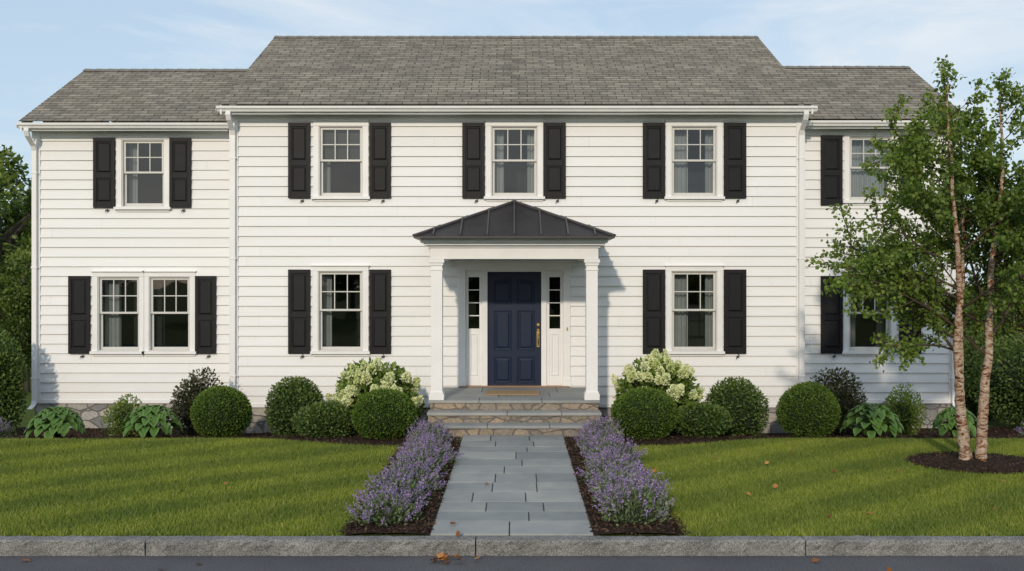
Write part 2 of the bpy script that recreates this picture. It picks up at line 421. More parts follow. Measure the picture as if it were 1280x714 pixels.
ops_m = []; ops_l = []; ops_r = []
for i, (xa, xb, st) in enumerate(((399, 454, 3), (614, 672, 0), (839, 896, 1))):
    ops_m.append(window(YM, U(xa), U(xb), V(246), V(158), st))
for i, (xa, xb, st) in enumerate(((398, 454, 2), (839, 896, 1))):
    ops_m.append(window(YM, U(xa), U(xb), V(439), V(339), st))
for xa, xb in ((361, 388.5), (462, 489), (578, 606), (679, 707), (803, 831), (904, 932)):
    shutter(U(xa), U(xb), V(248), V(154), YM)
for xa, xb in ((361, 388.5), (462, 489), (803, 831), (904, 932)):
    shutter(U(xa), U(xb), V(442), V(337), YM)
UW = lambda p: U(p, SW); VW = lambda p: V(p, SW)
ops_l.append(window(YW, UW(153), UW(206), VW(259), VW(175), 2))
ops_l.append(window(YW, UW(123), UW(175), VW(439), VW(346), 1, .1, .085))
ops_l.append(window(YW, UW(187), UW(238), VW(439), VW(346), 2, .088, .1))
for a, b, c, d in ((118, 145, 260, 173), (213, 240, 260, 173), (87, 114, 442, 345), (245, 271, 442, 345)):
    shutter(UW(a), UW(b), VW(c), VW(d), YW)
ops_r.append(window(YW, UW(1061), UW(1114), VW(251), VW(171), 4))
ops_r.append(window(YW, UW(1060), UW(1113), VW(439), VW(346), 0))
for a, b, c, d in ((1025, 1052, 257, 170), (1123, 1150, 257, 170), (1025, 1052, 442, 345), (1123, 1150, 442, 345)):
    shutter(UW(a), UW(b), VW(c), VW(d), YW)
DC = -.015
DZ0, DZ1 = .462, 2.66
ops_m.append((DC-1.0, DC+1.0, 0, DZ1))
XL, XR = -5.07, 5.14; WL, WR = -8.88, 8.12
ZB = .125
EZ_M = 5.33; EZ_L = 5.13; EZ_R = 5.17
YRM, YRW = 21.7, 20.98
front_m = lambda u, o, z: (u, YM-o, z); front_w = lambda u, o, z: (u, YW-o, z)
c = lambda v: (lambda z: v)
sid(front_m, c(XL+.12), c(XR-.12), ZB, EZ_M+.02, ops_m)
sid(front_w, c(WL+.12), c(XL), ZB, EZ_L+.02, ops_l)
sid(front_w, c(XR), c(WR-.12), ZB, EZ_R+.02, ops_r)
YBM, YBW = 2*YRM-YM, 2*YRW-YW
def gable(x, nx, y0, y1, zc, yr, zr):
    P = lambda u, o, z: (x+nx*o, u, z)
    def lo(z): return y0 if z < zc else y0 + (z-zc)/(zr-zc)*(yr-y0)
    def hi(z): return y1 if z < zc else y1 - (z-zc)/(zr-zc)*(y1-yr)
    sid(P, lo, hi, ZB, zr-.05, [])
gable(WL, -1, YW+.001, YBW, EZ_L, YRW, 6.62); gable(WR, 1, YW+.001, YBW, EZ_R, YRW, 6.66)
gable(XL, -1, YM+.001, YBM, EZ_M, YRM, 7.45); gable(XR, 1, YM+.001, YBM, EZ_M, YRM, 7.45)
for a, b, y, z in ((XL, XR, YBM, EZ_M), (WL, XL, YBW, EZ_L), (XR, WR, YBW, EZ_R)):
    siding.quad((a, y, -.3), (b, y, -.3), (b, y, z), (a, y, z))
siding.make('siding', M_siding, house)
for x0, x1, y, z in ((XL-.025, XL+.13, YM, EZ_M), (XR-.13, XR+.025, YM, EZ_M), (WL-.025, WL+.13, YW, EZ_L), (WR-.13, WR+.025, YW, EZ_R)):
    trim.box(x0, x1, y-.04, y+.02, ZB-.03, z)
for x, s, y, z in ((XL, -1, YM, EZ_M), (XR, 1, YM, EZ_M), (WL, -1, YW, EZ_L), (WR, 1, YW, EZ_R)):
    a, b = sorted((x+s*.001, x+s*.034)); trim.box(a, b, y+.021, y+.13, ZB-.03, z)
for x0, x1, y, z in ((XL+.13, XR-.13, YM, EZ_M), (WL+.13, XL-.03, YW, EZ_L), (XR+.03, WR-.13, YW, EZ_R)):
    trim.box(x0, x1, y-.036, y+.01, z-.13, z)
for x0, x1, y in ((XL+.13, DC-1.5, YM), (DC+1.5, XR-.13, YM), (WL+.13, XL-.03, YW), (XR+.03, WR-.13, YW)):
    trim.box(x0, x1, y-.038, y+.01, ZB-.03, ZB+.04)

# roofs -------------------------------------------------------------
def mkr():
    m = N('ridge_shingle'); m.color(m.ramp(m.noise(40, 4), [(.3, (.15, .138, .118)), (.7, (.27, .248, .215))])); m.rough(.95, .2); return m.m
M_ridge = mkr()
def roof(name, x0, x1, ye, ze, yr, zr, x_trim=True):
    vs, fs, uvs = [], [], []
    for sgn in (1, -1):
        L = math.hypot(yr-ye, zr-ze); n = int(L/.14)
        dy, dz = (yr-ye)/L, (zr-ze)/L
        for k in range(n+1):
            s0 = k*.14; s1 = min(L, s0+.14)
            if s1-s0 < .01: continue
            for a, b, la, lb in ((s0, s1, .012, .004), (s0, s0, 0, .012)):
                pts = []
                for xx, ss, l in ((x0, a, la), (x1, a, la), (x1, b, lb), (x0, b, lb)):
                    yy = ye + dy*ss - dz*l; zz = ze + dz*ss + dy*l
                    if sgn < 0: yy = 2*yr - yy
                    pts.append((xx, yy, zz)); uvs.append((xx, ss if a != b else s0+.07))
                i = len(vs); vs += pts; fs.append((i, i+1, i+2, i+3))
    me = bpy.data.meshes.new(name); me.from_pydata(vs, [], fs)
    uvl = me.uv_layers.new(name='UVMap'); uvl.data.foreach_set('uv', np.array(uvs, dtype=np.float32).ravel())
    me.materials.append(M_shingle); link(bpy.data.objects.new(name, me), house)
    for xa, xb in ((x0+.02, x0+.05), (x1-.05, x1-.02)):
        for s in (1, -1):
            p = [(ye+.01, ze-.015), (yr, zr-.015), (yr, zr-.2), (ye+.01, ze-.17)]
            if s < 0: p = [(2*yr-a, b) for a, b in p]
            trim.loops([[(xa, a, b) for a, b in p], [(xb, a, b) for a, b in p]])
    ridge = MB()
    k = x0
    while k < x1-.05:
        e2 = min(k+.24, x1)
        ridge.loops([[(k, yr-.14, zr-.045-.0), (k, yr, zr+.03), (k, yr+.14, zr-.045)], [(e2, yr-.14, zr-.055), (e2, yr, zr+.02), (e2, yr+.14, zr-.055)]]); k += .24
    ridge.make(name+'_ridge_cap', M_ridge, house)
roof('main_roof', XL-.1, XR+.08, YM-.43, 5.43, YRM, 7.6)
roof('wing_roof', WL-.07, XL-.02, YW-.43, 5.23, YRW, 6.74)
roof('wing_roof', XR+.02, WR+.07, YW-.43, 5.27, YRW, 6.8)
gut = MB()
def eave(x0, x1, yw, ztop):
    zb = ztop-.11
    trim.box(x0+.05, x1-.05, yw-.30, yw+.02, zb-.005, zb+.02)
    trim.box(x0+.05, x1-.05, yw-.33, yw-.301, zb-.03, ztop-.012)
    prof = [(yw-.332, zb+.005), (yw-.40, zb+.005), (yw-.415, zb+.04), (yw-.445, zb+.06), (yw-.45, ztop-.012), (yw-.44, ztop-.012),
            (yw-.435, zb+.068), (yw-.405, zb+.05), (yw-.392, zb+.02), (yw-.332, zb+.02)]
    gut.loops([[(x0, a, b) for a, b in prof], [(x1, a, b) for a, b in prof]])
    gut.box(x0-.006, x0+.001, yw-.451, yw-.332, zb+.01, ztop-.01); gut.box(x1-.001, x1+.006, yw-.451, yw-.332, zb+.01, ztop-.01)
eave(XL-.14, XR+.12, YM, 5.415); eave(WL-.1, XL-.1, YW, 5.215); eave(XR+.1, WR+.1, YW, 5.255)
def spout(x, yw, zt, zb):
    w, d = .042, .03
    L = []
    for (yy, zz) in ((yw-.385, zt), (yw-.385, zt-.06), (yw-.34, zt-.15), (yw-.12, zt-.30), (yw-.082, zt-.38), (yw-.082, zb+.1), (yw-.11, zb+.03), (yw-.26, zb-.03)):
        L.append([(x-w, yy-d, zz), (x+w, yy-d, zz), (x+w, yy+d, zz), (x-w, yy+d, zz)])
    gut.loops(L)
    for z in (zt-.8, (zt+zb)/2, zb+.5): gut.box(x-w-.012, x+w+.012, yw-.118, yw-.042, z, z+.03)
spout(XL+.055, YM, 5.32, .15); spout(XR-.055, YM, 5.32, .15); spout(WL+.05, YW, 5.12, .05); spout(WR-.06, YW, 5.15, .05)
gut.make('gutters_and_downspouts', M_trim, house, bevel=.006)

# entrance -------------------------------------------------------------
dt = MB(); dg = MB(); door = MB()
z0, z1 = DZ0, 2.545
dt.box(DC-1.02, DC+1.02, YM-.05, YM+.02, z1+.0, DZ1+.02); dt.box(DC-1.06, DC+1.06, YM-.085, YM+.02, DZ1+.021, DZ1+.055)
for s in (-1, 1):
    def bx(a, b, ya, yb, c0, c1):
        x0, x1 = sorted((DC+s*a, DC+s*b)); dt.box(x0, x1, ya, yb, c0, c1)
    bx(.87, 1.0, YM-.046, YM+.05, z0, z1)
    bx(.86, 1.01, YM-.056, YM+.05, z0, z0+.16)
    bx(.48, .575, YM-.035, YM+.09, z0, z1)
    bx(.576, .625, YM+.01, YM+.07, z0, z1); bx(.82, .869, YM+.01, YM+.07, z0, z1)
    bx(.625, .82, YM+.012, YM+.07, 2.42, z1); bx(.625, .82, YM+.012, YM+.07, z0, 1.5)
    x0, x1 = sorted((DC+s*.65, DC+s*.795))
    def lp(o, yy): return [(x0+o, yy, z0+.2+o), (x1-o, yy, z0+.2+o), (x1-o, yy, 1.42-o), (x0+o, yy, 1.42-o)]
    dt.loops([lp(0, YM+.011), lp(.01, YM+.0), lp(.025, YM+.0), lp(.032, YM+.010)], cap0=False)
    for k in (1, 2, 3):
        z = 1.5+.92*k/4; bx(.625, .82, YM+.02, YM+.05, z-.009, z+.009)
    x0, x1 = sorted((DC+s*.62, DC+s*.825))
    dg.quad((x0, YM+.04, 1.49), (x1, YM+.04, 1.49), (x1, YM+.04, 2.43), (x0, YM+.04, 2.43))
dt.box(DC-.48, DC+.48, YM-.03, YM+.09, z1-.03, z1)
dt.make('door_surround', M_trim, house, bevel=.004)
dg.make('sidelight_glass', M_glass, house)
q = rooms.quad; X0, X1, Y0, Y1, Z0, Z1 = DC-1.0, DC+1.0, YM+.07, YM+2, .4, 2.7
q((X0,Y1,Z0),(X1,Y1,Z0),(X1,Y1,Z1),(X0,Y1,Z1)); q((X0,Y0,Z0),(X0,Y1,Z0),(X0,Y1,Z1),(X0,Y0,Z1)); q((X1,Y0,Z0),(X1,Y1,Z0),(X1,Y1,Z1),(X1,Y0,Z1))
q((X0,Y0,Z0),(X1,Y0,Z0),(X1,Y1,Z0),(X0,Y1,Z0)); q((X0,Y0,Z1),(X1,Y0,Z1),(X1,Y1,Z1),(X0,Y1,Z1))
yd = YM+.045
door.box(DC-.478, DC+.478, yd, yd+.045, z0+.012, z1-.031)
def panel(xa, xb, za, zb, arch=0):
    def lp(o, yy):
        pts = [(xa+o, yy, za+o), (xb-o, yy, za+o)]
        n = 8
        for k in range(n+1):
            t = k/n; x = xb-o + (xa-xb+2*o)*t
            u = (x-DC)/.37
            pts.append((x, yy, zb-o+(-arch*u*u if arch else 0)))
        return pts
    door.loops([lp(0, yd+.001), lp(.006, yd-.010), lp(.016, yd-.010), lp(.024, yd-.001), lp(.04, yd-.001), lp(.065, yd-.011)], cap0=False)
for s in (-1, 1):
    a, b = sorted((DC+s*.05, DC+s*.365))
    panel(a, b, V(380), V(349), .05); panel(a, b, V(438), V(388)); panel(a, b, V(479), V(446))
door.make('front_door', M_door, house, bevel=.002)
br = MB()
hx = DC+.425
br.box(hx-.025, hx+.025, yd-.012, yd, V(434), V(414))
br.tube([(hx, yd-.012, V(416)), (hx, yd-.06, V(417)), (hx, yd-.07, V(424)), (hx, yd-.05, V(431)), (hx, yd-.012, V(432))], [.01,.011,.012,.011,.009], 8)
br.tube([(hx, yd-.001, V(406)), (hx, yd-.03, V(406))], [.03, .026], 14); br.tube([(hx, yd, V(412.5)), (hx, yd-.05, V(412.5))], [.015, .02], 10)
br.box(DC+.93, DC+.955, YM-.06, YM-.047, V(413), V(409))
br.make('door_hardware', M_brass, house, smooth=False)
th = MB(); th.box(DC-.98, DC+.98, YM-.12, YM+.07, .461, .485); th.make('threshold', paint('oak', (.3, .19, .11), .2, .6), house, bevel=.004)
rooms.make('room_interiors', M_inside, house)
glass.make('window_glass', M_glass, house); curt.make('curtains', M_curtain, house, smooth=True); blind.make('window_blinds', M_blind, house)
sash.make('window_sashes', M_sash, house, bevel=.002); shut.make('shutters', M_shut, house, bevel=.003)
iron.make('shutter_dogs', M_iron, house)

# porch ------------------------------------------------------------------
yc = 16.1
for x in (DC-1.235, DC+1.235):
    trim.box(x-.092, x+.092, yc-.092, yc+.092, .58, 2.60)
    trim.box(x-.12, x+.12, yc-.12, yc+.12, .462, .56); trim.box(x-.106, x+.106, yc-.106, yc+.106, .561, .595)
    trim.box(x-.103, x+.103, yc-.103, yc+.103, 2.52, 2.545)
    trim.box(x-.108, x+.108, yc-.108, yc+.108, 2.60, 2.64); trim.box(x-.125, x+.125, yc-.125, yc+.125, 2.641, 2.70)
bz0, bz1 = 2.701, 2.88
trim.box(DC-1.335, DC+1.335, yc-.11, yc+.1, bz0, bz1)
for s in (-1, 1):
    a, b = sorted((DC+s*1.335, DC+s*1.13)); trim.box(a, b, yc+.101, YM-.025, bz0+.001, bz1)
trim.box(DC-1.129, DC+1.129, yc+.101, YM-.03, 2.78, 2.80)
for o, za, zb in ((.03, bz1+.001, bz1+.035), (.09, bz1+.036, bz1+.075), (.14, bz1+.076, 3.03)):
    trim.box(DC-1.335-o, DC+1.335+o, yc-.11-o, YM-.026, za, zb)
trim.make('white_trim', M_trim, house, bevel=.004)
pr = MB(); HW = 1.56; ye = yc-.43; ez = 3.05; pz = 3.70; py_ = ye+HW; yb = YM-.03
A = (DC-HW, ye, ez); B = (DC+HW, ye, ez); C = (DC, py_, pz); D = (DC, yb, pz); Ea = (DC-HW, yb, ez); Eb = (DC+HW, yb, ez)
i = [pr.vert(p, .35) for p in (A, B, C, D, Ea, Eb)]
pr.f += [[0, 1, 2], [0, 2, 3, 4], [1, 5, 3, 2]]
pr.box(DC-HW-.005, DC+HW+.005, ye-.01, yb-.002, ez-.03, ez-.001, .3)
sl = (pz-ez)/HW
def rib(p, q_, w, h):
    p = Vector(p); q_ = Vector(q_); d = (q_-p).normalized(); s = d.cross(Vector((0, 0, 1))).normalized()*w; n = s.cross(d).normalized()*h
    if n.z < 0: n = -n
    pr.loops([[p-s, p+s, p+s+n, p-s+n], [q_-s, q_+s, q_+s+n, q_-s+n]], r=.95)  # ribs coloured lighter than the panels, painting in the light they would catch
for k in range(-3, 4):
    x = k*.42
    h = HW-abs(x)
    rib((DC+x, ye, ez), (DC+x, ye+h, ez+h*sl), .012, .045)
for s in (-1, 1):
    y = ye+.4
    while y < yb-.05:
        h = min(y-ye, HW); rib((DC+s*HW, y, ez), (DC+s*(HW-h), y, ez+h*sl), .012, .045); y += .42
    rib((DC+s*HW, ye, ez), (DC, py_, pz), .03, .03)
rib((DC, py_-.02, pz), (DC, yb, pz), .035, .035)
pr.make('porch_metal_roof', M_metal, house)

# foundation --------------------------------------------------------------
fd = MB()
fd.box(XL+.01, XR-.01, YM+.004, YM+.3, -.6, ZB); fd.box(WL+.01, XL-.01, YW+.004, YW+.3, -.6, ZB); fd.box(XR+.01, WR-.01, YW+.004, YW+.3, -.6, ZB)
fd.box(WL+.01, WL+.3, YW+.31, YBW, -.6, ZB); fd.box(WR-.3, WR-.01, YW+.31, YBW, -.6, ZB)
fd.make('stone_foundation', M_found, house)

# steps
steps = empty('stone_entry_steps'); ri = MB(); tr = MB()
SX0, SX1 = DC-1.36, DC+1.36
yf = [15.31, 15.64, 15.97]; zt = [.153, .306, .459]
for k in range(3):
    yend = YM-.05
    ri.box(SX0+.02+.002*k, SX1-.02-.002*k, yf[k]+.025, yend, (zt[k-1]-.03) if k else -.45, zt[k]-.046)
for k in range(2):
    cuts = [SX0, SX0+.95+.3*k, SX0+1.9+.2*k, SX1]
    for a, b in zip(cuts[:-1], cuts[1:]): tr.box(a+.003, b-.003, yf[k], yf[k+1]+.03, zt[k]-.045, zt[k], rng.uniform(.1, .9))
ys = [yf[2], yf[2]+.5, yf[2]+1.2, YM-.05]
for j in range(3):
    cuts = [SX0, SX0+.8+.3*(j%2), SX0+1.8+.15*j, SX1]
    for a, b in zip(cuts[:-1], cuts[1:]): tr.box(a+.003, b-.003, ys[j]+.003, ys[j+1]-.003, zt[2]-.045, zt[2], rng.uniform(.1, .9))
ri.make('stone_risers', M_riser, steps, bevel=.006); tr.make('bluestone_treads', M_blue, steps, bevel=.008)
mt = MB(); mt.box(DC-.47, DC+.42, 16.7, 17.25, .46, .48); mt.make('doormat', M_coir, bevel=.004)

# ------------------------------------------------------------------ GROUND
g = MB()
ys = [-400, .6, .6, 9.2, 9.2] + list(np.linspace(14.4, 18, 12)) + [19, 500]
zs = [-.01, -.01, -.25, -.25, -.012] + [float(gz(v))-.012 for v in np.linspace(14.4, 18, 12)] + [-GD-.015, -GD-.015]
xs = [-500, -20, 20, 500]
for (ya, za), (yb_, zb_) in zip(zip(ys[:-1], zs[:-1]), zip(ys[1:], zs[1:])):
    for xa, xb in zip(xs[:-1], xs[1:]): g.quad((xa, ya, za), (xb, ya, za), (xb, yb_, zb_), (xa, yb_, zb_))
g.make('ground', M_ground)
rd = MB(); rd.quad((-300, .75, -.138), (300, .75, -.138), (300, 9.2, -.138), (-300, 9.2, -.138)); rd.make('road', M_asph)
cb = MB(); k = -3.36-3*14
while k < 45:
    x0, x1 = k+.006, k+2.994; n = 60; L = []
    for t in np.linspace(0, 1, n):
        x = x0+(x1-x0)*t; j = lambda a: rng.normal()*a
        L.append([(x, 9.165+j(.006), -.3), (x, 9.16+j(.008), -.09), (x, 9.158+j(.007), -.04), (x, 9.160+j(.006), -.010+j(.004)), (x, 9.174+j(.005), .004+j(.003)), (x, 9.25, .005+j(.001)), (x, 9.315+j(.003), .004+j(.002)), (x, 9.32, -.3)])
    cb.loops(L); k += 3
cb.make('granite_curb', M_granite)
cb2 = MB(); cb2.box(-60, 60, .6, .745, -.3, .0); cb2.make('granite_curb', M_granite, bevel=.01)

# path
PX0, PX1 = -.79, .73
pb = MB(); pb.quad((PX0-.01, 9.33, .0), (PX1+.01, 9.33, .0), (PX1+.01, 15.33, -.002), (PX0-.01, 15.33, -.002))
pth = MB(); y = 9.335; row = 0
hs = rng.uniform(.40, .56, 12); hs *= (15.3-9.335)/hs.sum()
pats = [(.33, .68), (.5,), (.25, .62), (.4,), (.6,), (.36, .7), (.55,), (.3, .72)]
for ri_, h in enumerate(hs):
    cuts = [0] + [p+rng.uniform(-.04, .04) for p in pats[(ri_*3+1) % len(pats)]] + [1]
    for a, b in zip(cuts[:-1], cuts[1:]):
        dz = rng.uniform(-.002, .002)
        pth.box(PX0+(PX1-PX0)*a+.006, PX0+(PX1-PX0)*b-.006, y+.006, y+h-.006, -.03, .016+dz, rng.uniform(0, 1))
    y += h
po = pth.make('bluestone_path', M_blue, bevel=.005)
pb.make('joint_sand', paint('joint_sand', (.09, .085, .07), .3, .95, 30), po)

# mulch beds
def bedy(x):
    x = np.abs(np.asarray(x, float))
    t = np.clip((x-1.6)/2.6, 0, 1); t = t*t*(3-2*t)
    return 14.35 + .85*t + .10*np.sin(x*1.7) - .25*np.clip((x-7)/3, 0, 1)
mb = MB(); nx = 150; xs = np.linspace(-12.5, 12.5, nx)
ny = 14
for a, b in zip(xs[:-1], xs[1:]):
    for j in range(ny):
        def P(x, t):
            yy = float(bedy(x))*(1-t) + 18.75*t
            e = min(1, t*9)
            return (x, yy, float(gz(yy)) + .004 + .03*e)
        mb.quad(P(a, j/ny), P(b, j/ny), P(b, (j+1)/ny), P(a, (j+1)/ny))
V0 = np.array(mb.v); keep = []
for f in mb.f:
    cx, cy, _ = V0[f].mean(0)
    if PX0-.05 < cx < PX1+.05 and cy < 15.4: continue
    keep.append(f)
mb.f = keep
for (xa, xb) in ((-1.6, PX0-.005), (PX1+.005, 1.57)):
    n = 24; yy = np.linspace(9.335, 14.7, n)
    for j in range(n-1):
        for k in range(6):
            def Q(t, y):
                e = min(1, 4*min(t, 1-t)+.0); return (xa+(xb-xa)*t, y, .006+.022*e)
            mb.quad(Q(k/6, yy[j]), Q((k+1)/6, yy[j]), Q((k+1)/6, yy[j+1]), Q(k/6, yy[j+1]))
mo = mb.make('mulch_bed', M_mulch, smooth=True)
TX, TY = 5.93, 13.0
ring = MB(); L = []
for rr, zz in ((.86, .0), (.8, .025), (.5, .04), (.05, .06)):
    L.append([(TX+.02+rr*(1+.04*math.sin(3*a))*math.cos(a), TY+rr*.85*(1+.04*math.cos(2*a))*math.sin(a), zz) for a in np.linspace(0, 2*math.pi, 40, endpoint=False)])
ring.loops(L, cap0=False); ring.make('mulch_ring', M_mulch, mo, smooth=True)
n = 60000
X = rng.uniform(-11.5, 11.5, n); Y = rng.uniform(14.2, 18.5, n)
k = (Y > bedy(X)-.03+rng.normal(size=n)*.02) & ~((X > PX0-.02) & (X < PX1+.02) & (Y < 15.4)) & ~((X > SX0) & (X < SX1) & (Y > 15.3)) & ~((X > XL) & (X < XR) & (Y > 17.95))
Z = gz(Y) + .035*np.clip((Y-bedy(X))*2, 0, 1)+.006
n2 = 16000; sd = rng.integers(0, 2, n2); X2 = np.where(sd, rng.uniform(-1.63, PX0, n2), rng.uniform(PX1, 1.6, n2)); Y2 = rng.uniform(9.34, 14.5, n2)
n3 = 3500; a3 = rng.uniform(0, 6.283, n3); r3 = np.sqrt(rng.uniform(0, 1, n3)); X3 = TX+.02+r3*.88*np.cos(a3); Y3 = TY+r3*.76*np.sin(a3)
P = np.concatenate([np.c_[X, Y, Z][k], np.c_[X2, Y2, np.full(n2, .03)], np.c_[X3, Y3, .05-.03*r3]])
D = rng.normal(size=(len(P), 3)); D[:, 2] *= .35
leaves('mulch_chips', P, D, .045, .018, M_chip, mo, up=np.array([[0, 0, 1.]]))

# lawn
n = 540000
X = rng.uniform(-8.9, 8.9, n); Y = rng.uniform(9.325, 15.4, n)
k = (Y < bedy(X)+rng.normal(size=n)*.012) & ((X < -1.6+rng.normal(size=n)*.015) | (X > 1.57+rng.normal(size=n)*.015)) & (((X-TX-.02)/.85)**2+((Y-TY)/.73)**2 > 1)
k &= (np.abs(X) < Y*.56+.3)
X, Y = X[k], Y[k]; n = len(X)
hh = rng.uniform(.018, .042, n); w = rng.uniform(.003, .0065, n); a = rng.uniform(0, 6.283, n)
ln = rng.normal(size=(n, 2))*.02
P0 = np.c_[X, Y, gz(Y)-.012]; S = np.c_[np.cos(a), np.sin(a), np.zeros(n)]*w[:, None]
VV = np.empty((n, 3, 3)); VV[:, 0] = P0-S; VV[:, 1] = P0+S; VV[:, 2] = P0+np.c_[ln, hh+.012]
np_mesh('lawn', VV.reshape(-1, 3), np.arange(n*3).reshape(n, 3), np.repeat(rng.uniform(0, 1, n)**1.2, 3), M_blade, k=3)

# ------------------------------------------------------------------ PLANTS
def lumps(k=14, amp=.12, sharp=6):
    C = norm(rng.normal(size=(k, 3))); s = rng.uniform(-1, 1, k)*amp
    return lambda d: 1 + (np.exp(sharp*(d @ C.T - 1))*s).sum(1)
import bmesh
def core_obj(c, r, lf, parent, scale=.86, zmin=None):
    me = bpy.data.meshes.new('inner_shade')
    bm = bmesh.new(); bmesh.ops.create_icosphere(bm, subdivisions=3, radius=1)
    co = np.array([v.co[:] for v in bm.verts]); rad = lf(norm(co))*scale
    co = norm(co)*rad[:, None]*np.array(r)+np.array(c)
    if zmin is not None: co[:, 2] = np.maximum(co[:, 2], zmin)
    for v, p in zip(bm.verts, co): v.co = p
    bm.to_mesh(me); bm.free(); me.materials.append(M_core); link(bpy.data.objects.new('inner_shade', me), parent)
def shrub(name, x, y, w, h, mat, n=7000, leaf=(.03, .018), amp=.1, shell=(.86, 1.03), spiky=.8, cs=.88, sharp=6, flatbottom=.1):
    zg = float(gz(y)); r = (w/2, w/2, h/2); c_ = (x, y, zg+h/2)
    lf = lumps(amp=amp, sharp=sharp); d = norm(rng.normal(size=(n, 3)))
    t = rng.uniform(shell[0], shell[1], n); P = d*(lf(d)*t)[:, None]*np.array(r)+np.array(c_)
    P[:, 2] = np.where(P[:, 2] < zg+.02, zg+.02+rng.uniform(0, .05, n), P[:, 2])
    D = d + rng.normal(size=(n, 3))*spiky; D[:, 2] += .3
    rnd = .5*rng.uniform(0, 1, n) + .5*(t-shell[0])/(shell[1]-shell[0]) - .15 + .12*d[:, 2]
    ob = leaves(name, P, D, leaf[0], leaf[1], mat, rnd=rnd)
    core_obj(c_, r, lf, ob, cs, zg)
    return ob, c_, r, lf
def at(name, pxc, y, wpx, top, mat, **kw):
    s = 1260/y; x = (pxc-644)/s; ztop = H+(350-top)/s; h = ztop-float(gz(y))
    return shrub(name, x, y, wpx/s, h, mat, **kw)
ball = dict(n=14000, leaf=(.03, .019), amp=.055, shell=(.9, 1.03), cs=.9)
loose = dict(n=7500, leaf=(.05, .026), amp=.16, shell=(.78, 1.1), cs=.82)
at('boxwood_shrub', 277, 15.9, 71, 484, M_box, **ball); at('boxwood_shrub', 480.5, 15.1, 77, 487, M_box, **ball)
at('boxwood_shrub', 806, 15.1, 78, 486, M_box, **ball); at('boxwood_shrub', 1011, 15.9, 72, 481, M_box, **ball)
at('round_shrub', 370, 16.3, 66, 475, M_shrubleaf, **loose); at('round_shrub', 918, 16.3, 66, 476, M_shrubleaf, **loose)
at('round_shrub', 409, 15.4, 62, 506, M_shrubleaf, **dict(loose, n=5500)); at('round_shrub', 878, 15.4, 64, 503, M_shrubleaf, **dict(loose, n=5500))
at('barberry_shrub', 247, 17.0, 60, 468, M_darkleaf, n=4500, leaf=(.06, .03), amp=.3, shell=(.6, 1.2), cs=.62)
at('barberry_shrub', 1048, 17.0, 58, 468, M_darkleaf, n=4500, leaf=(.06, .03), amp=.3, shell=(.6, 1.2), cs=.62)
at('spirea_shrub', 157, 16.6, 38, 498, M_lime, n=2200, leaf=(.05, .025), amp=.25, shell=(.5, 1.15), cs=.5)
at('spirea_shrub', 1128, 16.6, 52, 489, M_lime, n=3000, leaf=(.05, .025), amp=.25, shell=(.5, 1.15), cs=.5)
at('evergreen_shrub', 0, 17.6, 52, 427, M_shrubleaf, n=7500, leaf=(.07, .035), amp=.35, shell=(.6, 1.2), cs=.62)
at('evergreen_shrub', 1290, 18.6, 130, 425, M_shrubleaf, n=11000, leaf=(.07, .035), amp=.3, shell=(.65, 1.15), cs=.68)
at('evergreen_shrub', 1225, 20.2, 60, 420, M_shrubleaf, n=8000, leaf=(.07, .035), amp=.3, shell=(.65, 1.15), cs=.68)

def hydrangea(pxc, y, wpx, top, seed):
    s = 1260/y; h = H+(350-top)/s - float(gz(y))
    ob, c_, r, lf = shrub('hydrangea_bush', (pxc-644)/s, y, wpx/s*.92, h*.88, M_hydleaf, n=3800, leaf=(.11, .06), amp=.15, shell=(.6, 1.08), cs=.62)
    P, D, rn = [], [], []; k = 0
    st = MB()
    while k < 36:
        d = rng.normal(size=3); d[2] = abs(d[2])*1.1+.0; d[1] -= .35; d /= np.linalg.norm(d)
        if d[1] > .4: continue
        k += 1
        base = np.array(c_)+d*np.array(r)*rng.uniform(.92, 1.1); ax = norm((d+np.array([0, 0, .8])+rng.normal(size=3)*.2)[None])[0]
        hl = rng.uniform(.13, .22); hw = hl*.45; m = 190
        t = rng.uniform(0, 1, m); ang = rng.normal(size=(m, 3)); ang -= (ang@ax)[:, None]*ax; ang = norm(ang)
        rad = hw*np.sqrt(np.clip(1-t, 0, 1))*np.clip(t*6, .3, 1)*rng.uniform(.6, 1.05, m)
        P.append(base + ax*(t*hl)[:, None] + ang*rad[:, None]); D.append(ang + rng.normal(size=(m, 3))*.6+ax*.3)
        rn.append(np.clip(rng.uniform(.0, .7, m)+rng.uniform(-.05, .45), 0, 1))
        st.tube([base-ax*.2, base+ax*.05], .005, 5)
    leaves('flower_panicles', np.concatenate(P), np.concatenate(D), .031, .029, M_hydflow, ob, rnd=np.concatenate(rn))
    st.make('stems', M_twig, ob)
hydrangea(471, 16.5, 105, 447, 1); hydrangea(820, 16.5, 108, 440, 2)

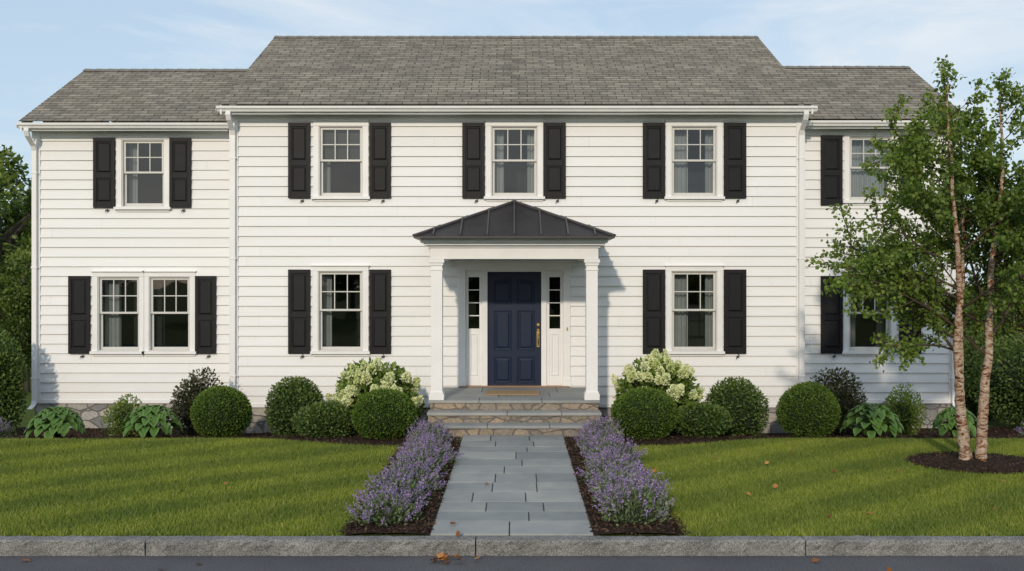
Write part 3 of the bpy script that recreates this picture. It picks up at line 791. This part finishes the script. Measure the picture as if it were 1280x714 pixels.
def hosta(pxc, y, wpx, top):
    s = 1260/y; x0 = (pxc-644)/s; zg = float(gz(y))+.02; Rr = wpx/s/2; h = H+(350-top)/s-zg
    mbh = MB(); K = 100
    Rx, Rz = Rr*.8, h*.82
    for k in range(K):
        ph = R(8 + 72*((k+.5)/K)**.75)*rng.uniform(.93, 1.05); a = k*2.399+rng.uniform(-.25, .25)
        hd = Vector((math.cos(a), math.sin(a), 0)); up = Vector((0, 0, 1))
        p = Vector((x0, y, zg)) + hd*(Rx*math.sin(ph)) + up*(Rz*math.cos(ph)+.05)
        nrm = (hd*math.sin(ph)*1.0 + up*(math.cos(ph)+.6)).normalized()
        tan = (hd*(math.cos(ph)+.35) - up*math.sin(ph)*.5)
        tan = (tan - nrm*tan.dot(nrm)).normalized()
        tan = (tan + nrm*rng.uniform(.1, .4) + Vector(rng.normal(size=3))*.15).normalized()
        side = tan.cross(nrm).normalized(); nrm = side.cross(tan).normalized()
        ll = rng.uniform(.13, .19); ww = ll*rng.uniform(.75, .92); base = p - tan*ll*.35
        nl = 7; ids = []
        for i in range(nl+1):
            t = i/nl
            ctr = base + tan*(ll*t) + nrm*(.10*ll*math.sin(t*3.14) ) - up*(ll*.25*t*t)
            wd = ww/2*(max(0, math.sin(math.pi*min(1, (t*.97+.03)**.62))))**.75
            row = []
            for j, v in enumerate((-1, -.72, -.36, 0, .36, .72, 1)):
                q_ = ctr + side*(v*wd) + nrm*(abs(v)*wd*.22)
                row.append(mbh.vert(q_, (abs(v)**3)*.8 if 0 < i < nl else .4))
            ids.append(row)
        for i in range(nl):
            for j in range(6): mbh.f.append([ids[i][j], ids[i][j+1], ids[i+1][j+1], ids[i+1][j]])
        mbh.tube([(x0, y, zg-.02), tuple(Vector((x0, y, zg))*.5+base*.5+up*.03), tuple(base+tan*.01)], .004, 5, r=.1)
    mbh.make('hosta_plant', M_hosta, smooth=True)
hosta(70, 15.7, 76, 507); hosta(189, 15.8, 84, 504); hosta(1090, 15.8, 86, 502); hosta(1195, 15.8, 62, 507)

def lavender_data(k):
    P, D, rn = [], [], []
    n = 1500; d = norm(rng.normal(size=(n, 3))); d[:, 2] = np.abs(d[:, 2])
    lf = lumps(10, .2, 5); rr = rng.uniform(.45, 1.05, n)*lf(d); Pl = d*rr[:, None]*np.array([.35, .35, .30]); Dl = d+rng.normal(size=(n, 3))*.5+np.array([0, 0, .5])
    ob = leaves('lavender_foliage', Pl, Dl, .055, .022, M_catleaf)
    F, FD, fr = [], [], []
    sv = []; sd_ = []
    for i in range(115):
        dd = rng.normal(size=3); dd[2] = abs(dd[2])*1.0+.1; dd /= np.linalg.norm(dd)
        base = dd*np.array([.33, .33, .26])*rng.uniform(.8, 1)*lf(dd[None])[0]; ax = dd*.8+np.array([0, 0, .75])+rng.normal(size=3)*.2; ax /= np.linalg.norm(ax)
        ln_ = rng.uniform(.10, .22); m = 16
        sv.append(base); sd_.append(ax*ln_)
        t = rng.uniform(.3, 1, m); F.append(base+ax*(t*ln_)[:, None]+rng.normal(size=(m, 3))*.008); FD.append(rng.normal(size=(m, 3))+ax*.5)
        fr.append(np.clip(rng.uniform(0, .6, m)+rng.uniform(0, .4), 0, 1))
    fl = leaves('flower_spikes', np.concatenate(F), np.concatenate(FD), .02, .015, M_catflow, rnd=np.concatenate(fr))
    sv = np.array(sv); sd_ = np.array(sd_)
    ss = leaves('stems', sv, sd_, 1, 1, M_catleaf)
    co = np.empty((len(sv), 4, 3)); side = norm(np.cross(sd_, rng.normal(size=sd_.shape)))*.003
    co[:, 0] = sv-side; co[:, 1] = sv+side; co[:, 2] = sv+sd_+side*.5; co[:, 3] = sv+sd_-side*.5
    ss.data.vertices.foreach_set('co', co.astype(np.float32).ravel())
    me = [ob.data, fl.data, ss.data]
    for o in (ob, fl, ss): bpy.data.objects.remove(o)
    return me
LV = [lavender_data(k) for k in range(4)]
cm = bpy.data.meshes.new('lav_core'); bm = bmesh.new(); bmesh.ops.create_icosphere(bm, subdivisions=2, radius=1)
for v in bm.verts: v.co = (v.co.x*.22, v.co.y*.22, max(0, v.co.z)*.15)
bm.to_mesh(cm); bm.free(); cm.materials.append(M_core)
def lavender(x, y, s, sz=1.0):
    ms = LV[rng.integers(4)]
    o = link(bpy.data.objects.new('lavender_plant', ms[0])); o.location = (x, y, float(gz(y))+.02); o.scale = (s, s, s*sz); o.rotation_euler = (0, 0, rng.uniform(0, 6.28))
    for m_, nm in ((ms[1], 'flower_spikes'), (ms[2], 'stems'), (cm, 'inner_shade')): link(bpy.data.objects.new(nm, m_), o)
for side in (-1, 1):
    xc = DC-.01 + side*1.19
    for k in range(9):
        lavender(xc+rng.normal()*.04, 9.9+k*.6+rng.normal()*.05, rng.uniform(.8, 1.08)*(1.0 if k < 6 else .88), rng.uniform(.85, 1.08))
lavender(-8.3, 15.9, .85); lavender(8.35, 15.9, .9, .9)

# birch ---------------------------------------------------------------------
birch = empty('river_birch_tree')
rng = np.random.default_rng(21)
tk = MB(); br_ = MB(); LP, LD = [], []
def stem(pts, r0, r1):
    P_ = [np.array(p, float) for p in pts]; out = []
    for i in range(len(P_)-1):
        p0, p1, p2, p3 = P_[max(i-1, 0)], P_[i], P_[i+1], P_[min(i+2, len(P_)-1)]
        for t in np.linspace(0, 1, 7, endpoint=False):
            out.append(.5*((2*p1)+(-p0+p2)*t+(2*p0-5*p1+4*p2-p3)*t*t+(-p0+3*p1-3*p2+p3)*t**3))
    out.append(P_[-1]); out = np.array(out)
    out[1:-1] += rng.normal(size=(len(out)-2, 3))*.008
    rad = np.linspace(1, 0, len(out))**.85*(r0-r1)+r1; rad[0] *= 1.3
    tk.tube(out, list(rad), 12); return out, rad
def twig(p, d, L_, r, lvl):
    n = 6; pts = [p]; dd = d/np.linalg.norm(d)
    for i in range(n):
        dd = dd+rng.normal(size=3)*.10+np.array([0, 0, .05 if lvl == 0 else -.0]); dd /= np.linalg.norm(dd); pts.append(pts[-1]+dd*L_/n)
    br_.tube(pts, list(np.linspace(r, r*.3, n+1)), 5)
    pts = np.array(pts)
    if lvl < 2:
        m = int(7*max(.6, L_/1.0)) if lvl == 0 else 4
        for t in np.linspace(.25, .97, m):
            i = min(int(t*n), n-1); b = pts[i]+(pts[i+1]-pts[i])*(t*n-i)
            sd = rng.normal(size=3); sd -= sd@dd*dd; sd /= np.linalg.norm(sd)
            twig(b, dd*.7+sd*.8+np.array([0, 0, .1]), L_*rng.uniform(.32, .52)*(1.15-t*.5), r*.5, lvl+1)
    if lvl >= 1:
        m = int(L_*(70 if lvl == 1 else 100))
        t = rng.uniform(.1, 1.05, m); i = np.minimum((t*n).astype(int), n-1)
        b = pts[i]+(pts[i+1]-pts[i])*(t*n-i)[:, None]
        LP.append(b+rng.normal(size=(m, 3))*.035); LD.append(dd*.6+rng.normal(size=(m, 3))*.8+np.array([0, 0, -.5]))
stems = [stem([(5.80, 13.0, 0), (5.74, 13.0, .8), (5.69, 12.98, 1.5), (5.72, 12.98, 2.4), (5.60, 12.9, 3.5), (5.52, 12.9, 5.0)], .072, .006),
         stem([(6.04, 13.05, 0), (6.06, 13.05, .7), (6.14, 13.08, 1.5), (6.16, 13.05, 2.5), (6.32, 13.1, 3.6), (6.30, 13.1, 4.8)], .075, .006),
         stem([(5.90, 13.1, 0), (5.84, 13.15, .7), (5.88, 13.3, 1.7), (6.0, 13.5, 2.9), (5.98, 13.6, 4.4)], .05, .006)]
for (pts, rad), k0 in zip(stems, (0, 1, 2)):
    zz = pts[:, 2]
    for z in np.concatenate([np.linspace(1.4, zz.max()-.1, 20 if k0 < 2 else 13)]):
        i = int(np.argmin(np.abs(zz-z))); a = rng.uniform(0, 6.283)
        if k0 == 0 and rng.random() < .5: a = rng.uniform(2.2, 4.1)
        if k0 == 1 and rng.random() < .4: a = rng.uniform(-1, 1)
        f = 1-abs((z-2.0)/3.2)**1.4
        L_ = max(.32, 1.68*f)*rng.uniform(.65, 1.1)
        up = .3+.5*(z/5)+rng.uniform(-.1, .35)
        twig(pts[i], np.array([math.cos(a), math.sin(a), up]), L_, min(rad[i]*.5, .022), 0)
    twig(pts[-3], np.array([rng.normal()*.1, 0, 1]), .45, .01, 1)
tk.make('trunks', M_birch, birch, smooth=True); br_.make('branches', M_twig, birch, smooth=True)
LP = np.concatenate(LP); LD = np.concatenate(LD)
print('birch leaves', len(LP))
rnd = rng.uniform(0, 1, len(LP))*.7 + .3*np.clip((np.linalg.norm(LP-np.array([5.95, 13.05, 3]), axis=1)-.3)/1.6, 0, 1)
leaves('foliage', LP, LD, .062, .046, M_birchleaf, birch, rnd=rnd)

# background trees -------------------------------------------------------------
def tree_data(h, w, seed, n=16000, leaf=.16):
    t = MB(); t.tube([(0, 0, -.3), (.05, 0, h*.3), (0, .05, h*.6), (0, 0, h*.85)], [w*.05, w*.04, w*.025, w*.008], 9)
    P, D, rn = [], [], []; K = 46
    for k in range(K):
        d = rng.normal(size=3); d /= np.linalg.norm(d); rr = rng.uniform(.35, 1)**.5
        c_ = np.array([d[0]*w*.42*rr, d[1]*w*.42*rr, h*.56+d[2]*h*.38*rr])
        t.tube([(0, 0, max(h*.2, c_[2]-h*.25)), tuple(c_)], [w*.014, w*.004], 5)
        m = n//K; dd = norm(rng.normal(size=(m, 3))); cr = w*rng.uniform(.1, .17)
        P.append(c_+dd*cr*rng.uniform(.5, 1.1, m)[:, None]*np.array([1, 1, .8])); D.append(dd+rng.normal(size=(m, 3))*.7)
        rn.append(rng.uniform(0, .6, m)+.25*dd[:, 2]+rng.uniform(0, .3))
    a = t.make('trunk', M_bark); b = leaves('foliage', np.concatenate(P), np.concatenate(D), leaf, leaf*.6, M_treeleaf, rnd=np.concatenate(rn))
    r = (a.data, b.data); bpy.data.objects.remove(a); bpy.data.objects.remove(b); return r
TD = [tree_data(6.5, 5.5, 1), tree_data(7.5, 6, 2)]
def tree(x, y, s, k, z=-.28):
    e = empty('background_tree'); e.location = (x, y, z); e.scale = (s, s, s); e.rotation_euler = (0, 0, rng.uniform(0, 6.28))
    link(bpy.data.objects.new('trunk', TD[k][0]), e); link(bpy.data.objects.new('foliage', TD[k][1]), e)
for x, y, s, k in ((-14.4, 28, 1.02, 0), (-13.8, 33, .8, 1), (-19, 30, 1.1, 1), (-12.2, 25, .55, 0), (-24, 33, 1.2, 0), (-17, 38, .95, 1),
                   (13.4, 27, .5, 0), (16.5, 28, .62, 1), (20, 31, 1.0, 0), (25, 33, 1.1, 1), (12.5, 34, .5, 1), (-10, 40, .8, 1), (0, 42, .9, 0), (9, 42, .9, 1)):
    tree(x, y, s, k)
for x in range(-36, 40, 8): tree(x+rng.uniform(-2, 2), -28+rng.uniform(-3, 3), rng.uniform(.9, 1.15), int(rng.integers(2)), 0)  # unseen tree row added behind the camera for the glass to reflect

# fallen leaves
pts = []
for k in range(18): pts.append((-.62+rng.normal()*.12, 9.0+rng.normal()*.05, -.12))
pts += [(-.55, 9.24, .02), (-.62, 9.6, .04), (-.35, 11.6, .03)]
for k in range(22):
    x = rng.uniform(1.7, 6.5)*(1 if rng.random() < .75 else -1); y = rng.uniform(9.5, 13.5); pts.append((x, y, .045))
for k in range(12): pts.append((rng.uniform(-6, 6), rng.uniform(8.3, 9.1), -.13))
P = np.array(pts); D = rng.normal(size=P.shape); D[:, 2] = rng.uniform(.0, .5, len(P))
leaves('fallen_leaves', P, D, .085, .06, M_fallen, up=np.array([[0, 0, 1.]]))

# ------------------------------------------------------------------ LIGHT
EL, AZ = 20, 190
w = bpy.data.worlds.new('World'); scene.world = w; w.use_nodes = True
nt = w.node_tree; bg = nt.nodes['Background']
sky = nt.nodes.new('ShaderNodeTexSky'); sky.sky_type = 'NISHITA'; sky.sun_disc = False
sky.sun_elevation = R(EL); sky.sun_rotation = R(AZ); sky.air_density = 1.0; sky.dust_density = .8; sky.ozone_density = 1.0
tc = nt.nodes.new('ShaderNodeTexCoord'); mp = nt.nodes.new('ShaderNodeMapping'); mp.inputs['Scale'].default_value = (1.2, 1.2, 6.0)
mp.inputs['Rotation'].default_value = (0, R(10), 0); mp.inputs['Location'].default_value = (.3, .1, .4)
nt.links.new(tc.outputs['Generated'], mp.inputs[0])
nz = nt.nodes.new('ShaderNodeTexNoise'); nz.inputs['Scale'].default_value = 2.2; nz.inputs['Detail'].default_value = 8; nz.inputs['Roughness'].default_value = .6; nz.inputs['Distortion'].default_value = .7
nt.links.new(mp.outputs[0], nz.inputs['Vector'])
cr = nt.nodes.new('ShaderNodeValToRGB'); cr.color_ramp.elements[0].position = .43; cr.color_ramp.elements[0].color = (0, 0, 0, 1)
cr.color_ramp.elements[1].position = .70; cr.color_ramp.elements[1].color = (.8, .8, .8, 1)
nt.links.new(nz.outputs['Fac'], cr.inputs[0])
m0 = nt.nodes.new('ShaderNodeMix'); m0.data_type = 'RGBA'; m0.inputs[0].default_value = .65
nt.links.new(sky.outputs[0], m0.inputs[6]); m0.inputs[7].default_value = (6.3, 8.0, 9.8, 1)
mx = nt.nodes.new('ShaderNodeMix'); mx.data_type = 'RGBA'
nt.links.new(cr.outputs[0], mx.inputs[0]); nt.links.new(m0.outputs[2], mx.inputs[6]); mx.inputs[7].default_value = (8.5, 8.9, 9.3, 1)
nt.links.new(mx.outputs[2], bg.inputs[0]); bg.inputs[1].default_value = .1
sd = bpy.data.lights.new('sun', 'SUN'); sd.energy = 2.1; sd.angle = R(1.8); sd.color = (1, .87, .70)
so = link(bpy.data.objects.new('sun', sd))
dv = Vector((math.sin(R(AZ))*math.cos(R(EL)), math.cos(R(AZ))*math.cos(R(EL)), math.sin(R(EL))))
so.rotation_euler = (-dv).to_track_quat('-Z', 'Y').to_euler(); so.location = dv*40

cam = bpy.data.cameras.new('camera'); co = link(bpy.data.objects.new('camera', cam))
co.location = (0, 0, H); co.rotation_euler = (R(90), 0, 0); cam.sensor_width = 36; cam.lens = 36*1260/1280
cam.shift_x = -4/1280; cam.shift_y = -7/1280; cam.clip_end = 2000; cam.clip_start = .1
scene.camera = co
scene.view_settings.view_transform = 'Standard'; scene.view_settings.look = 'None'; scene.view_settings.exposure = 0
